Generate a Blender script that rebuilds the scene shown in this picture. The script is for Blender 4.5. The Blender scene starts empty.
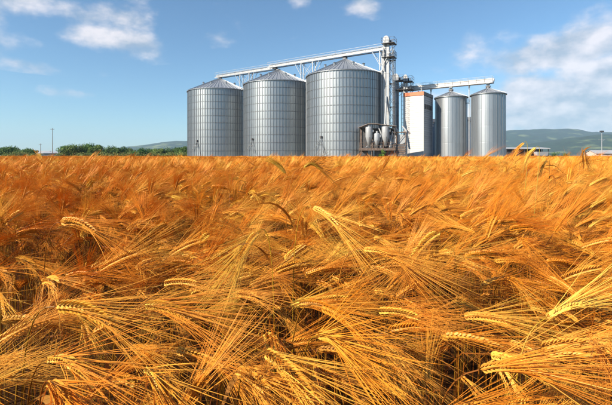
import bpy, math, random
import numpy as np
from mathutils import Vector, Matrix, noise as mnoise

random.seed(11)
RG = np.random.default_rng(5)
SC = bpy.context.scene
C = SC.collection
R = math.radians
PI = math.pi

# ------------------------------------------------------------------ camera, sky, sun, exposure
EYE = 1.15
F = 400.0            # focal length in pixels of the 612 px wide photograph
HOR = 155.5          # row of the horizon
cam_d = bpy.data.cameras.new('camera'); cam = bpy.data.objects.new('camera', cam_d); C.objects.link(cam)
cam.location = (0, 0, EYE); cam.rotation_euler = (R(90), 0, 0)
cam_d.sensor_width = 36.0; cam_d.lens = 36.0 * F / 612.0
cam_d.shift_y = -(202.5 - HOR) / 612.0
cam_d.clip_start = 0.02; cam_d.clip_end = 20000
SC.camera = cam

SUN_EL, SUN_AZ = R(32), R(-121)      # azimuth clockwise from +Y: behind the camera, to the left
w = bpy.data.worlds.new('World'); SC.world = w; w.use_nodes = True
nt = w.node_tree; nt.nodes.clear(); N = nt.nodes; L = nt.links
def wn(t, **k):
    n = N.new(t)
    for a, b in k.items(): setattr(n, a, b)
    return n
def wm(op, a, b=None, c=None, clamp=False):
    n = wn('ShaderNodeMath', operation=op); n.use_clamp = clamp
    for i, v in enumerate((a, b, c)):
        if v is None: continue
        if isinstance(v, (int, float)): n.inputs[i].default_value = v
        else: L.new(v, n.inputs[i])
    return n.outputs[0]
sky = wn('ShaderNodeTexSky', sky_type='NISHITA'); sky.sun_disc = False
sky.sun_elevation = SUN_EL; sky.sun_rotation = SUN_AZ
sky.air_density = 1.0; sky.dust_density = 0.25; sky.ozone_density = 3.0
tc = wn('ShaderNodeTexCoord'); sep = wn('ShaderNodeSeparateXYZ'); L.new(tc.outputs['Generated'], sep.inputs[0])
dx, dy, dz = sep.outputs
def pdir(px, py):
    v = Vector(((px - 306) / F, 1, (HOR - py) / F)); v.normalize(); return v
# cumulus banks: (column, row, half width, half height, weight)
BANKS = [(30, 2, 135, 15, .54), (115, 40, 42, 11, .82), (20, 42, 34, 8, .36), (66, 93, 22, 4, .30), (40, 66, 40, 5, .22), (302, 6, 14, 12, .55),
         (364, 5, 16, 9, .5), (585, 47, 84, 19, 1.0), (515, 57, 34, 11, .75), (470, 52, 34, 7, .22), (575, 106, 80, 26, 1.35),
         (622, 78, 50, 28, 1.2), (540, 122, 80, 14, .85), (640, 118, 80, 24, 1.1)]
acc = None
for (px, py, hw, hh, wt) in BANKS:
    c = pdir(px, py); sx, sz = hw / F, hh / F
    ax = wm('DIVIDE', wm('SUBTRACT', dx, c.x), sx); az = wm('DIVIDE', wm('SUBTRACT', dz, c.z), sz); ay = wm('DIVIDE', wm('SUBTRACT', dy, c.y), max(sx, .12))
    r2 = wm('ADD', wm('ADD', wm('MULTIPLY', ax, ax), wm('MULTIPLY', az, az)), wm('MULTIPLY', ay, ay))
    m = wm('MULTIPLY', wm('POWER', 2.718, wm('MULTIPLY', r2, -0.9)), wt)
    acc = m if acc is None else wm('MAXIMUM', acc, m)
mp = wn('ShaderNodeMapping'); mp.inputs['Scale'].default_value = (1, 1, 1.7); L.new(tc.outputs['Generated'], mp.inputs[0])
n1 = wn('ShaderNodeTexNoise'); n1.inputs['Scale'].default_value = 9.0; n1.inputs['Detail'].default_value = 9; n1.inputs['Roughness'].default_value = .54
L.new(mp.outputs[0], n1.inputs['Vector'])
n2 = wn('ShaderNodeTexNoise'); n2.inputs['Scale'].default_value = 3.2; n2.inputs['Detail'].default_value = 5
L.new(mp.outputs[0], n2.inputs['Vector'])
# scattered clouds over the rest of the sky, away from the field of view
rest = wm('MULTIPLY', wm('MULTIPLY', wm('SUBTRACT', n2.outputs['Fac'], .52), 3.0, clamp=True), wm('MULTIPLY', wm('SUBTRACT', .55, dy), 2.0, clamp=True))
dens = wm('MAXIMUM', acc, wm('MULTIPLY', rest, .8))
cov = wm('ADD', dens, wm('MULTIPLY', wm('SUBTRACT', n1.outputs['Fac'], .5), 1.7))
cr = wn('ShaderNodeMapRange', interpolation_type='SMOOTHSTEP'); L.new(wm('SUBTRACT', cov, wm('MULTIPLY', wm('LESS_THAN', dens, .04), 1.0)), cr.inputs[0])
cr.inputs[1].default_value = .16; cr.inputs[2].default_value = .78
mp2 = wn('ShaderNodeMapping'); mp2.inputs['Scale'].default_value = (1, 1, 1.7); mp2.inputs['Location'].default_value = (.012, 0, -.03); L.new(tc.outputs['Generated'], mp2.inputs[0])
n3 = wn('ShaderNodeTexNoise'); n3.inputs['Scale'].default_value = 9.0; n3.inputs['Detail'].default_value = 6; L.new(mp2.outputs[0], n3.inputs['Vector'])
shade = wm('ADD', .5, wm('MULTIPLY', wm('SUBTRACT', n3.outputs['Fac'], n1.outputs['Fac']), -4.0), clamp=True)
ccol = wn('ShaderNodeMix', data_type='RGBA'); L.new(shade, ccol.inputs[0])
ccol.inputs[6].default_value = (3.6, 4.2, 5.0, 1); ccol.inputs[7].default_value = (8.0, 7.5, 7.6, 1)
tint = wn('ShaderNodeMix', data_type='RGBA', blend_type='MULTIPLY'); tint.inputs[0].default_value = 1; L.new(sky.outputs[0], tint.inputs[6]); tint.inputs[7].default_value = (.86, 1.07, 1.14, 1)
mixc = wn('ShaderNodeMix', data_type='RGBA'); L.new(wm('MULTIPLY', cr.outputs[0], .82), mixc.inputs[0]); L.new(tint.outputs[2], mixc.inputs[6]); L.new(ccol.outputs[2], mixc.inputs[7])
bg = wn('ShaderNodeBackground'); bg.inputs[1].default_value = 0.076; L.new(mixc.outputs[2], bg.inputs[0])
wo = wn('ShaderNodeOutputWorld'); L.new(bg.outputs[0], wo.inputs[0])

sd = bpy.data.lights.new('sun', 'SUN'); sun = bpy.data.objects.new('sun', sd); C.objects.link(sun)
sd.energy = 5.0; sd.angle = R(.53); sd.color = (1.0, .87, .70)
sdir = Vector((math.sin(SUN_AZ) * math.cos(SUN_EL), math.cos(SUN_AZ) * math.cos(SUN_EL), math.sin(SUN_EL)))
sun.rotation_euler = sdir.to_track_quat('Z', 'Y').to_euler(); sun.location = (-30, -30, 40)
SC.view_settings.view_transform = 'Standard'; SC.view_settings.look = 'None'
SC.view_settings.gamma = 1; SC.view_settings.exposure = 0.82
SC.render.engine = 'CYCLES'
cy = SC.cycles
cy.max_bounces = 7; cy.diffuse_bounces = 3; cy.glossy_bounces = 3; cy.transmission_bounces = 3; cy.transparent_max_bounces = 6; cy.volume_bounces = 1
cy.use_denoising = True; cy.use_adaptive_sampling = True; cy.adaptive_threshold = .02

# ------------------------------------------------------------------ materials
def mat(name, col, rough=.7, metal=0.0, noise=0.0, nscale=4.0, bump=0.0, bscale=20.0, rnd=0.0, transl=0.0, stretch=(1, 1, 1), dirt=None, dirt_scale=1.0, dirt_lo=.5, attr=None, coord='Object', hue=0.0):
    m = bpy.data.materials.new(name); m.use_nodes = True
    t = m.node_tree; n = t.nodes; l = t.links; b = n['Principled BSDF']; out = n['Material Output']
    b.inputs['Roughness'].default_value = rough; b.inputs['Metallic'].default_value = metal
    tcn = n.new('ShaderNodeTexCoord'); mpn = n.new('ShaderNodeMapping'); mpn.inputs['Scale'].default_value = stretch; l.new(tcn.outputs[coord], mpn.inputs[0])
    cur = None
    def mixrgb(fac, a, bcol, mode='MIX'):
        x = n.new('ShaderNodeMix'); x.data_type = 'RGBA'; x.blend_type = mode
        for i, v in ((0, fac), (6, a), (7, bcol)):
            if isinstance(v, (int, float)): x.inputs[i].default_value = v
            elif isinstance(v, tuple): x.inputs[i].default_value = (*v[:3], 1)
            else: l.new(v, x.inputs[i])
        return x.outputs[2]
    col_s = tuple(col)
    if noise > 0:
        nz = n.new('ShaderNodeTexNoise'); nz.inputs['Scale'].default_value = nscale; nz.inputs['Detail'].default_value = 6; nz.inputs['Roughness'].default_value = .6
        l.new(mpn.outputs[0], nz.inputs['Vector'])
        mr = n.new('ShaderNodeMapRange'); l.new(nz.outputs['Fac'], mr.inputs[0]); mr.inputs[1].default_value = .3; mr.inputs[2].default_value = .7
        lo = tuple(c * (1 - noise) for c in col); hi = tuple(min(1, c * (1 + noise)) for c in col)
        col_s = mixrgb(mr.outputs[0], lo, hi)
    if dirt:
        nz = n.new('ShaderNodeTexNoise'); nz.inputs['Scale'].default_value = dirt_scale; nz.inputs['Detail'].default_value = 8; l.new(mpn.outputs[0], nz.inputs['Vector'])
        mr = n.new('ShaderNodeMapRange'); l.new(nz.outputs['Fac'], mr.inputs[0]); mr.inputs[1].default_value = dirt_lo; mr.inputs[2].default_value = dirt_lo + .2
        col_s = mixrgb(mr.outputs[0], col_s, tuple(dirt))
    if rnd > 0:
        oi = n.new('ShaderNodeObjectInfo'); mr = n.new('ShaderNodeMapRange'); l.new(oi.outputs['Random'], mr.inputs[0]); mr.inputs[3].default_value = 1 - rnd; mr.inputs[4].default_value = 1 + rnd
        hs = n.new('ShaderNodeHueSaturation'); l.new(mr.outputs[0], hs.inputs['Value'])
        if isinstance(col_s, tuple): hs.inputs['Color'].default_value = (*col_s, 1)
        else: l.new(col_s, hs.inputs['Color'])
        if hue:
            m2 = n.new('ShaderNodeMath'); m2.operation = 'MULTIPLY'; l.new(oi.outputs['Random'], m2.inputs[0]); m2.inputs[1].default_value = 7.31
            m3 = n.new('ShaderNodeMath'); m3.operation = 'FRACT'; l.new(m2.outputs[0], m3.inputs[0])
            m4 = n.new('ShaderNodeMapRange'); l.new(m3.outputs[0], m4.inputs[0]); m4.inputs[3].default_value = .5 - hue; m4.inputs[4].default_value = .5 + hue
            l.new(m4.outputs[0], hs.inputs['Hue'])
        col_s = hs.outputs[0]
    if attr:
        at = n.new('ShaderNodeAttribute'); at.attribute_name = attr
        col_s = mixrgb(1.0, col_s, at.outputs['Color'], 'MULTIPLY')
    if isinstance(col_s, tuple): b.inputs['Base Color'].default_value = (*col_s, 1)
    else: l.new(col_s, b.inputs['Base Color'])
    if bump > 0:
        nz = n.new('ShaderNodeTexNoise'); nz.inputs['Scale'].default_value = bscale; nz.inputs['Detail'].default_value = 4; l.new(mpn.outputs[0], nz.inputs['Vector'])
        bp = n.new('ShaderNodeBump'); bp.inputs['Strength'].default_value = bump; bp.inputs['Distance'].default_value = .02; l.new(nz.outputs['Fac'], bp.inputs['Height']); l.new(bp.outputs[0], b.inputs['Normal'])
    if transl > 0:
        tr = n.new('ShaderNodeBsdfTranslucent'); ms = n.new('ShaderNodeMixShader'); ms.inputs[0].default_value = transl
        if isinstance(col_s, tuple): tr.inputs[0].default_value = (*col_s, 1)
        else: l.new(col_s, tr.inputs[0])
        l.new(b.outputs[0], ms.inputs[1]); l.new(tr.outputs[0], ms.inputs[2]); l.new(ms.outputs[0], out.inputs[0])
    return m

def barley_mat(name, dark, lite, rough, transl, spec=.3, yellow=(.80, .50, .05)):
    """straw tones: patchy over the field, different per plant, plus a vertex tint inside a plant"""
    m = bpy.data.materials.new(name); m.use_nodes = True
    t = m.node_tree; n = t.nodes; l = t.links; b = n['Principled BSDF']; out = n['Material Output']
    b.inputs['Roughness'].default_value = rough; b.inputs['Specular IOR Level'].default_value = spec
    geo = n.new('ShaderNodeNewGeometry'); nz = n.new('ShaderNodeTexNoise'); nz.inputs['Scale'].default_value = 1.6; nz.inputs['Detail'].default_value = 4; nz.inputs['Roughness'].default_value = .65; l.new(geo.outputs['Position'], nz.inputs['Vector'])
    oi = n.new('ShaderNodeObjectInfo'); at = n.new('ShaderNodeAttribute'); at.attribute_name = 'tint'
    def M(op, a, b_, clamp=False):
        x = n.new('ShaderNodeMath'); x.operation = op; x.use_clamp = clamp
        for i, v in ((0, a), (1, b_)):
            if isinstance(v, (int, float)): x.inputs[i].default_value = v
            else: l.new(v, x.inputs[i])
        return x.outputs[0]
    a = M('ADD', M('MULTIPLY', M('SUBTRACT', nz.outputs['Fac'], .5), 2.0), M('MULTIPLY', oi.outputs['Random'], .55))
    fac = M('ADD', a, M('MULTIPLY', at.outputs['Fac'], .5), True)
    mx = n.new('ShaderNodeMix'); mx.data_type = 'RGBA'; l.new(fac, mx.inputs[0]); mx.inputs[6].default_value = (*dark, 1)
    nb_ = n.new('ShaderNodeTexNoise'); nb_.inputs['Scale'].default_value = 1.1; nb_.inputs['Detail'].default_value = 3; mpp = n.new('ShaderNodeMapping'); mpp.inputs['Location'].default_value = (7, 3, 5); l.new(geo.outputs['Position'], mpp.inputs[0]); l.new(mpp.outputs[0], nb_.inputs['Vector'])
    fr_ = M('FRACT', M('MULTIPLY', oi.outputs['Random'], 13.7), 0)
    yel = M('ADD', M('MULTIPLY', M('SUBTRACT', nb_.outputs['Fac'], .50), 3.0), M('SUBTRACT', M('MULTIPLY', fr_, 1.4), .38), True)
    my = n.new('ShaderNodeMix'); my.data_type = 'RGBA'; l.new(yel, my.inputs[0]); my.inputs[6].default_value = (*lite, 1); my.inputs[7].default_value = (*yellow, 1)
    l.new(my.outputs[2], mx.inputs[7])
    l.new(mx.outputs[2], b.inputs['Base Color'])
    tr = n.new('ShaderNodeBsdfTranslucent'); l.new(mx.outputs[2], tr.inputs[0]); ms = n.new('ShaderNodeMixShader'); ms.inputs[0].default_value = transl
    l.new(b.outputs[0], ms.inputs[1]); l.new(tr.outputs[0], ms.inputs[2]); l.new(ms.outputs[0], out.inputs[0])
    return m

M_STALK = barley_mat('straw_stalk', (.15, .04, .004), (.46, .17, .018), .5, .05, .2, (.42, .27, .02))  # stalks darkened: shade in the gaps between plants put into the straw colour
M_GRAIN = barley_mat('straw_grain', (.62, .23, .014), (.93, .52, .10), .5, .1, .3, (.86, .62, .10))
M_AWN = barley_mat('straw_awn', (.76, .25, .016), (.97, .52, .10), .5, .22, .25, (.90, .63, .10))
M_LEAF = barley_mat('straw_leaf', (.22, .06, .006), (.44, .17, .022), .65, .15, .2, (.32, .20, .03))  # leaves darkened likewise, shade low in the crop put into their colour
BM = [M_STALK, M_GRAIN, M_AWN, M_LEAF]
M_DARKEAR = barley_mat('weathered_ear', (.10, .045, .012), (.20, .085, .02), .6, .1)
M_GREENSTEM = barley_mat('unripe_stem', (.32, .27, .03), (.46, .38, .05), .5, .2)
M_SOIL = mat('soil', (.045, .020, .008), 1.0, noise=.5, nscale=6, bump=.6, bscale=40)
M_SOIL.node_tree.nodes['Principled BSDF'].inputs['Specular IOR Level'].default_value = 0.05
M_MEADOW = mat('meadow', (.12, .13, .04), .9, noise=.5, nscale=.02, dirt=(.30, .19, .06), dirt_scale=.008, dirt_lo=.5)
M_YARD = mat('yard', (.30, .24, .16), .95, noise=.3, nscale=1.2, dirt=(.09, .12, .03), dirt_scale=.3)
M_HILL = mat('hill_wood', (.012, .036, .014), .95, noise=.55, nscale=.03, dirt=(.22, .26, .10), dirt_scale=.0075, dirt_lo=.56)
M_ZINC = mat('galvanised_sheet', (.34, .37, .39), .40, .80, noise=.06, nscale=1.5, rnd=.035, stretch=(1, 1, .35), dirt=(.27, .29, .305), dirt_scale=.7, dirt_lo=.55)
M_ZINC2 = mat('bright_galvanised_sheet', (.36, .39, .42), .40, .80, noise=.06, nscale=1.0, rnd=.04, stretch=(1.5, 1.5, .2), dirt=(.30, .33, .38), dirt_scale=1.1, dirt_lo=.56)
M_ZROOF = mat('roof_sheet', (.36, .39, .43), .50, .6, noise=.12, nscale=1.0, rnd=.08)
M_ZRIB = mat('galvanised_rib', (.30, .325, .345), .45, .75, noise=.1)
M_RING = mat('wind_ring_steel', (.20, .215, .23), .55, .65)
M_STEEL = mat('painted_steel', (.35, .37, .39), .5, .2, noise=.1, nscale=2, dirt=(.35, .30, .25), dirt_scale=2.5, dirt_lo=.6)
M_DSTEEL = mat('dark_steel_and_shaded_trim', (.10, .10, .105), .55, .5, noise=.3, nscale=3)
M_WHITE = mat('white_sheet', (.58, .575, .56), .5, 0, noise=.03, nscale=1, rnd=.03, dirt=(.54, .51, .46), dirt_scale=.8, dirt_lo=.62)
M_ORANGE = mat('orange_trim', (.62, .17, .07), .5, 0, noise=.1)
M_CONC = mat('concrete', (.48, .46, .42), .9, noise=.2, nscale=1.5, bump=.3, bscale=8)
M_RUST = mat('rusty_steel', (.13, .09, .07), .8, .1, noise=.4, nscale=4, dirt=(.22, .19, .17), dirt_scale=3)
M_GREY_OR_SHADED = mat('grey_sheet_and_shaded_white', (.38, .41, .45), .6, .3, noise=.1, rnd=.08)  # grey sheet; also painted shade on the white building's side wall
M_BROWNROOF = mat('shed_roof_sheet', (.34, .29, .26), .7, .1, noise=.2, rnd=.12)
M_WOOD = mat('weathered_wood', (.16, .12, .09), .85, noise=.3, nscale=8)
M_GLASS = mat('window_glass', (.05, .06, .07), .1, 0)
M_PINK = mat('pale_plaster', (.62, .46, .38), .85, noise=.06)
M_LROOF = mat('pale_roof_sheet', (.46, .46, .46), .45, .2, noise=.06, rnd=.05)
M_BARK = mat('bark', (.09, .065, .045), .9, noise=.3, nscale=6)
M_FOL = [mat('foliage_dark', (.075, .15, .025), .75, rnd=.12, transl=.25, attr='tint', hue=.02),
         mat('foliage_mid', (.13, .20, .04), .75, rnd=.12, transl=.25, attr='tint', hue=.02),
         mat('foliage_olive', (.21, .24, .06), .75, rnd=.12, transl=.25, attr='tint', hue=.02)]
M_RED = mat('red_paint', (.5, .06, .03), .5)

# ------------------------------------------------------------------ helpers
class MB:
    def __init__(s): s.v = []; s.f = []; s.m = []; s.t = []
    def add(s, vs, fs, mi=0, tint=None):
        o = len(s.v); s.v.extend([tuple(v) for v in vs]); s.f.extend([tuple(i + o for i in f) for f in fs]); s.m.extend([mi] * len(fs))
        s.t.extend([tint if tint is not None else .5] * len(vs))
    def box(s, c, d, rz=0, mi=0):
        cx, cy_, cz = c; a, b, e = d[0] / 2, d[1] / 2, d[2] / 2; cr_, sr = math.cos(rz), math.sin(rz)
        vs = []
        for x in (-a, a):
            for y in (-b, b):
                for z in (-e, e): vs.append((cx + x * cr_ - y * sr, cy_ + x * sr + y * cr_, cz + z))
        s.add(vs, [(0, 1, 3, 2), (4, 6, 7, 5), (0, 4, 5, 1), (2, 3, 7, 6), (0, 2, 6, 4), (1, 5, 7, 3)], mi)
    def tube(s, p, q, r, n=6, r2=None, mi=0, cap=True, flat=1.0):
        p = Vector(p); q = Vector(q); d = (q - p)
        if d.length < 1e-7: return
        d.normalize(); u = d.orthogonal().normalized() if abs(d.z) > .99 else Vector((0, 0, 1)).cross(d).normalized(); v = d.cross(u)
        r2 = r if r2 is None else r2; vs = []
        for (c, rr) in ((p, r), (q, r2)):
            for k in range(n):
                a = 2 * PI * (k + .5) / n; vs.append(c + u * (rr * math.cos(a)) + v * (rr * math.sin(a) * flat))
        fs = [(k, (k + 1) % n, n + (k + 1) % n, n + k) for k in range(n)]
        if cap: fs += [tuple(range(n - 1, -1, -1)), tuple(range(n, 2 * n))]
        s.add(vs, fs, mi)
    def lathe(s, prof, n=32, c=(0, 0, 0), mi=0, a0=0, a1=2 * PI):
        full = abs(a1 - a0 - 2 * PI) < 1e-6; k = n if full else n + 1; vs = []
        for (r, z) in prof:
            for i in range(k):
                a = a0 + (a1 - a0) * i / n; vs.append((c[0] + r * math.cos(a), c[1] + r * math.sin(a), c[2] + z))
        fs = []
        for j in range(len(prof) - 1):
            for i in range(n):
                i2 = (i + 1) % k if full else i + 1
                fs.append((j * k + i, j * k + i2, (j + 1) * k + i2, (j + 1) * k + i))
        s.add(vs, fs, mi)
    def mesh(s, name, mats, smooth=False):
        me = bpy.data.meshes.new(name); me.from_pydata(s.v, [], s.f)
        for m in (mats if isinstance(mats, (list, tuple)) else [mats]): me.materials.append(m)
        me.polygons.foreach_set('material_index', s.m)
        if smooth: me.polygons.foreach_set('use_smooth', [True] * len(s.f))
        return me
def link(name, me, parent=None, loc=(0, 0, 0), rz=0, kind=None, label=None, cat=None, group=None):
    o = bpy.data.objects.new(name, me); C.objects.link(o); o.location = loc; o.rotation_euler = (0, 0, rz)
    if parent: o.parent = parent
    if kind: o['kind'] = kind
    if label: o['label'] = label
    if cat: o['category'] = cat
    if group: o['group'] = group
    return o
def obj(name, mb, mats, parent=None, smooth=False, **k): return link(name, mb.mesh(name, mats, smooth), parent, **k)
def thing(name, label, cat, loc=(0, 0, 0), rz=0, group=None): return link(name, None, None, loc, rz, None, label, cat, group)
def P(px, py, Y): return Vector(((px - 306) / F * Y, Y, EYE + (HOR - py) / F * Y))

# the row of silos runs along U; NRM points towards the camera side
U = Vector((-14.85, 10, 0)).normalized(); NRM = Vector((-U.y, U.x, 0)); NRM = NRM if NRM.y < 0 else -NRM
ROWANG = math.atan2(U.y, U.x)
S3 = Vector((7.9, 81, 0))
def yard(x, y):
    p = Vector((x, y, 0)) - S3; a = p.dot(-U); b = p.dot(NRM)
    return -48 < a < 42 and -24 < b < 12.5

# ------------------------------------------------------------------ ground, hills
g = MB(); g.add([(-7000, -60, -.02), (7000, -60, -.02), (7000, 7000, -.02), (-7000, 7000, -.02)], [(0, 1, 2, 3)])
obj('ground', g, M_MEADOW, kind='structure')
g = MB(); g.add([(-260, -12, 0), (260, -12, 0), (260, 205, 0), (-260, 205, 0)], [(0, 1, 2, 3)])
obj('field_soil', g, M_SOIL, kind='structure')
pts = [S3 + (-U) * a + NRM * b for a, b in ((-48, -24), (42, -24), (42, 12), (-48, 12))]
g = MB(); g.add([(p.x, p.y, .006) for p in pts], [(0, 1, 2, 3)]); obj('yard_ground', g, M_YARD, kind='structure')

def hill(name, y0, depth, x0, x1, profile, step=40, seed=0):
    """profile: list of (x, height) along the crest at distance y0"""
    xs = np.arange(x0, x1 + step, step); ys = np.linspace(y0 - depth, y0 + depth, 26); m = MB(); vs = []
    px_, hz = zip(*profile)
    for y in ys:
        e = (y - y0) / depth; k = (1 - e * e) ** 1.5 if abs(e) < 1 else 0
        for x in xs:
            nzv = mnoise.fractal(Vector((x / 420, y / 420, seed)), 1.0, 2.0, 5)
            fine = mnoise.fractal(Vector((x / 60, y / 60, seed + 9)), 1.0, 2.0, 3)
            h = np.interp(x, px_, hz) * k * (1 + .16 * nzv * (1 if e < -.12 else .25)) + fine * 3.0 * k
            vs.append((x, y, h - 1.0))
    nx = len(xs); fs = [(j * nx + i, j * nx + i + 1, (j + 1) * nx + i + 1, (j + 1) * nx + i) for j in range(len(ys) - 1) for i in range(nx - 1)]
    m.add(vs, fs); return obj(name, m, M_HILL, smooth=True, kind='structure')
def crest(cols, Y): return [((c - 306) / F * Y, (HOR - r) / F * Y) for c, r in cols]
hill('hill', 3600, 1100, -500, 5200, crest([(300, 152), (440, 136), (480, 132.5), (505, 130.5), (538, 129.5), (556, 131), (568, 133), (590, 132.5), (612, 131.5), (660, 130), (760, 138), (880, 152)], 3600), seed=2)
hill('hill', 2100, 600, 700, 2900, crest([(440, 153), (510, 146), (545, 141), (580, 136.8), (612, 138), (660, 135), (740, 143), (850, 154)], 2100), seed=7)
hill('hill', 3400, 700, -3300, 100, crest([(0, 156), (110, 150), (132, 146.5), (160, 143), (178, 141.3), (205, 140.5), (240, 143), (300, 151)], 3400), seed=4)

# ------------------------------------------------------------------ haze
hz = MB(); hz.box((0, 3440, 165), (13800, 6990, 334))
M_HAZE = bpy.data.materials.new('haze'); M_HAZE.use_nodes = True; t = M_HAZE.node_tree; t.nodes.clear()
pv = t.nodes.new('ShaderNodeVolumePrincipled'); pv.inputs['Color'].default_value = (.50, .72, 1, 1); pv.inputs['Density'].default_value = 1.15e-4; pv.inputs['Anisotropy'].default_value = .0
mo = t.nodes.new('ShaderNodeOutputMaterial'); t.links.new(pv.outputs[0], mo.inputs['Volume'])
obj('haze', hz, M_HAZE, kind='stuff')

# ------------------------------------------------------------------ silos
def build_silo(loc, Rd, He, Ha, tiers, npan, nstif, nroof, label, group, zinc, big=True):
    """He eave height, Ha apex height"""
    t = thing('grain_silo', label, 'silo', loc, 0, group)
    face = math.atan2(-loc[1], -loc[0])              # towards the photographer
    m = MB(); m.lathe([(Rd - .3, 0), (Rd + .35, 0), (Rd + .35, .55), (Rd - .3, .55)], 64); obj('foundation', m, M_CONC, t)
    z0 = .55; th = (He - z0) / tiers; dA = 2 * PI / npan; step = 2 * PI / npan
    # a curved wall sheet with shallow rolled corrugations; its side laps stand proud of the next one
    def sheet(width, seg, top=True):
        m = MB(); rows = 2 * max(6, int(th / .22)); vs = []
        for j in range(rows + 1):
            z = th * j / rows
            for i in range(seg + 1):
                a = -width / 2 + width * i / seg
                r = Rd + (.018 if j % 2 else -.018) * (1 if big else .3) + (.004 if i == seg else 0)
                vs.append((r * math.cos(a), r * math.sin(a), z))
        fs = [(j * (seg + 1) + i, j * (seg + 1) + i + 1, (j + 1) * (seg + 1) + i + 1, (j + 1) * (seg + 1) + i) for j in range(rows) for i in range(seg)]
        m.add(vs, fs); return m.mesh('wall_panel', zinc, True)
    me = sheet(dA * 1.004, 5)
    half = int(npan * .29)
    for k in range(tiers):
        off = 0
        for i in range(-half, half + 1): link('wall_panel', me, t, (0, 0, z0 + k * th + .002), face + (i + off) * dA)
    lo = half + 1 - .5; mb = MB(); m2 = sheet(2 * PI - 2 * lo * dA + dA * .4, 30)
    for k in range(tiers): link('wall_panel', m2, t, (0, 0, z0 + k * th), face + PI + .01)
    if big:
        rm = MB(); rm.lathe([(Rd + .02, -.035), (Rd + .085, -.025), (Rd + .085, .025), (Rd + .02, .035)], 72); rme = rm.mesh('wind_ring', M_RING)
        for k in range(1, tiers): link('wind_ring', rme, t, (0, 0, z0 + k * th))
    sm = MB(); wd = .07 if big else .05
    sm.box((Rd + .075 if big else Rd + .045, 0, (He - z0) / 2 + z0), (.07 if big else .05, wd, He - z0)); sme = sm.mesh('stiffener', M_ZRIB if big else zinc)
    dS = 2 * PI / nstif; hs = int(nstif * .28)
    for i in range(-hs, hs + 1): link('stiffener', sme, t, (0, 0, 0), face + (i + .25) * dS)
    # roof: radial sheets with a raised seam each
    dR = 2 * PI / nroof; Re = Rd + .22; rc = .55 if big else .35; ze = He - .05; zc = Ha - .25
    def roofsheet(width, seg):
        m = MB(); n = seg; vs = []
        for (r, z) in ((Re, ze), (rc, zc)):
            for i in range(n + 1):
                a = -width / 2 + width * i / n; vs.append((r * math.cos(a), r * math.sin(a), z))
        m.add(vs, [(i, i + 1, n + 2 + i, n + 1 + i) for i in range(n)])
        for i in range(0, n, max(1, n // max(1, int(round(width / dR))))):
            a = -width / 2 + width * i / n; e = Vector((math.cos(a), math.sin(a), 0)); s = Vector((-math.sin(a), math.cos(a), 0))
            p = e * Re + Vector((0, 0, ze)); q = e * rc + Vector((0, 0, zc)); up = Vector((0, 0, .09))
            m.add([p - s * .03, p + s * .03, q + s * .02, q - s * .02, p - s * .02 + up, p + s * .02 + up, q + s * .02 + up, q - s * .02 + up],
                  [(0, 3, 7, 4), (1, 5, 6, 2), (4, 7, 6, 5), (0, 4, 5, 1)])
        return m.mesh('roof_panel', M_ZROOF)
    rme = roofsheet(dR, 2); hr = int(nroof * .30)
    for i in range(-hr, hr + 1): link('roof_panel', rme, t, (0, 0, 0), face + i * dR)
    k = nroof - (2 * hr + 1); link('roof_panel', roofsheet(k * dR, k), t, (0, 0, 0), face + PI)
    m = MB(); m.lathe([(Rd + .06, He - .18), (Re + .03, He - .20), (Re + .03, He - .08), (Rd + .06, He - .06)], 64); obj('eave_ring', m, M_ZRIB, t)
    m = MB(); m.lathe([(0, Ha + .16), (rc * .7, Ha + .10), (rc * 1.25, zc - .05), (rc * 1.25, zc - .2)], 24); obj('roof_cap', m, M_ZROOF, t, smooth=True)
    return t, face
silos = []
GB = 'big ribbed silos under the long conveyor'
for k, (lab) in enumerate(['ribbed grey silo beside the tall elevator tower, nearest of the three big ones', 'ribbed grey silo in the middle of the three under the long conveyor', 'ribbed grey silo beside the green trees, at the far end of the long conveyor']):
    p = S3 + U * (17.9 * k) + (Vector((.65, 0, 0)) if k == 1 else Vector((0, 0, 0))); t, face = build_silo((p.x, p.y, 0), 7.75, 17.05, 20.75, 10, 20, 80, 56, lab, GB, M_ZINC); silos.append((t, face, p))
    # roof hatch, vents, ladder on the wall and the slanting spout braces low on the sunny side
    for j, da in enumerate((-1.0, -.45, .35, .9)):
        a = face + da; r = 4.6; z = 17.0 + (20.5 - 17.0) * (1 - (r - .5) / 7.4)
        m = MB(); c = (r * math.cos(a), r * math.sin(a), z); m.tube((c[0], c[1], z - .1), (c[0], c[1], z + .45), .22, 8); m.tube((c[0], c[1], z + .45), (c[0], c[1], z + .62), .34, 8, .10); obj('roof_vent', m, M_ZRIB, t)
    a = face - (.60, .77, .72)[k]
    def wp(a, r, z): return Vector((r * math.cos(a), r * math.sin(a), z))
    m = MB(); m.tube(wp(a, 7.88, 4.6), wp(a - .16, 8.3, 2.4), .06, 6); m.tube(wp(a, 7.88, 4.6), wp(a + .10, 8.25, 1.6), .06, 6); m.tube(wp(a - .09, 8.1, 3.3), wp(a + .05, 8.1, 3.3), .045, 5); obj('brace', m, M_RING, t)
    m = MB(); q = wp(a, 7.95, 4.65); m.box(q, (.3, .4, .35), a); obj('spout_box', m, M_DSTEEL, t)
    a = face + 1.02; m = MB()
    for s in (-.22, .22): m.tube(wp(a + s / 8.1, 8.08, .8), wp(a + s / 8.1, 8.08, 17.2), .03, 4)
    for z in np.arange(1.2, 17, .6): m.tube(wp(a - .22 / 8.1, 8.08, z), wp(a + .22 / 8.1, 8.08, z), .022, 4)
    obj('ladder', m, M_STEEL, t)
GS = 'slim silos under the short conveyor'
S5 = Vector((34.6, 76, 0)); S4 = Vector((29.0, 80, 0))
slim = []
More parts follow.
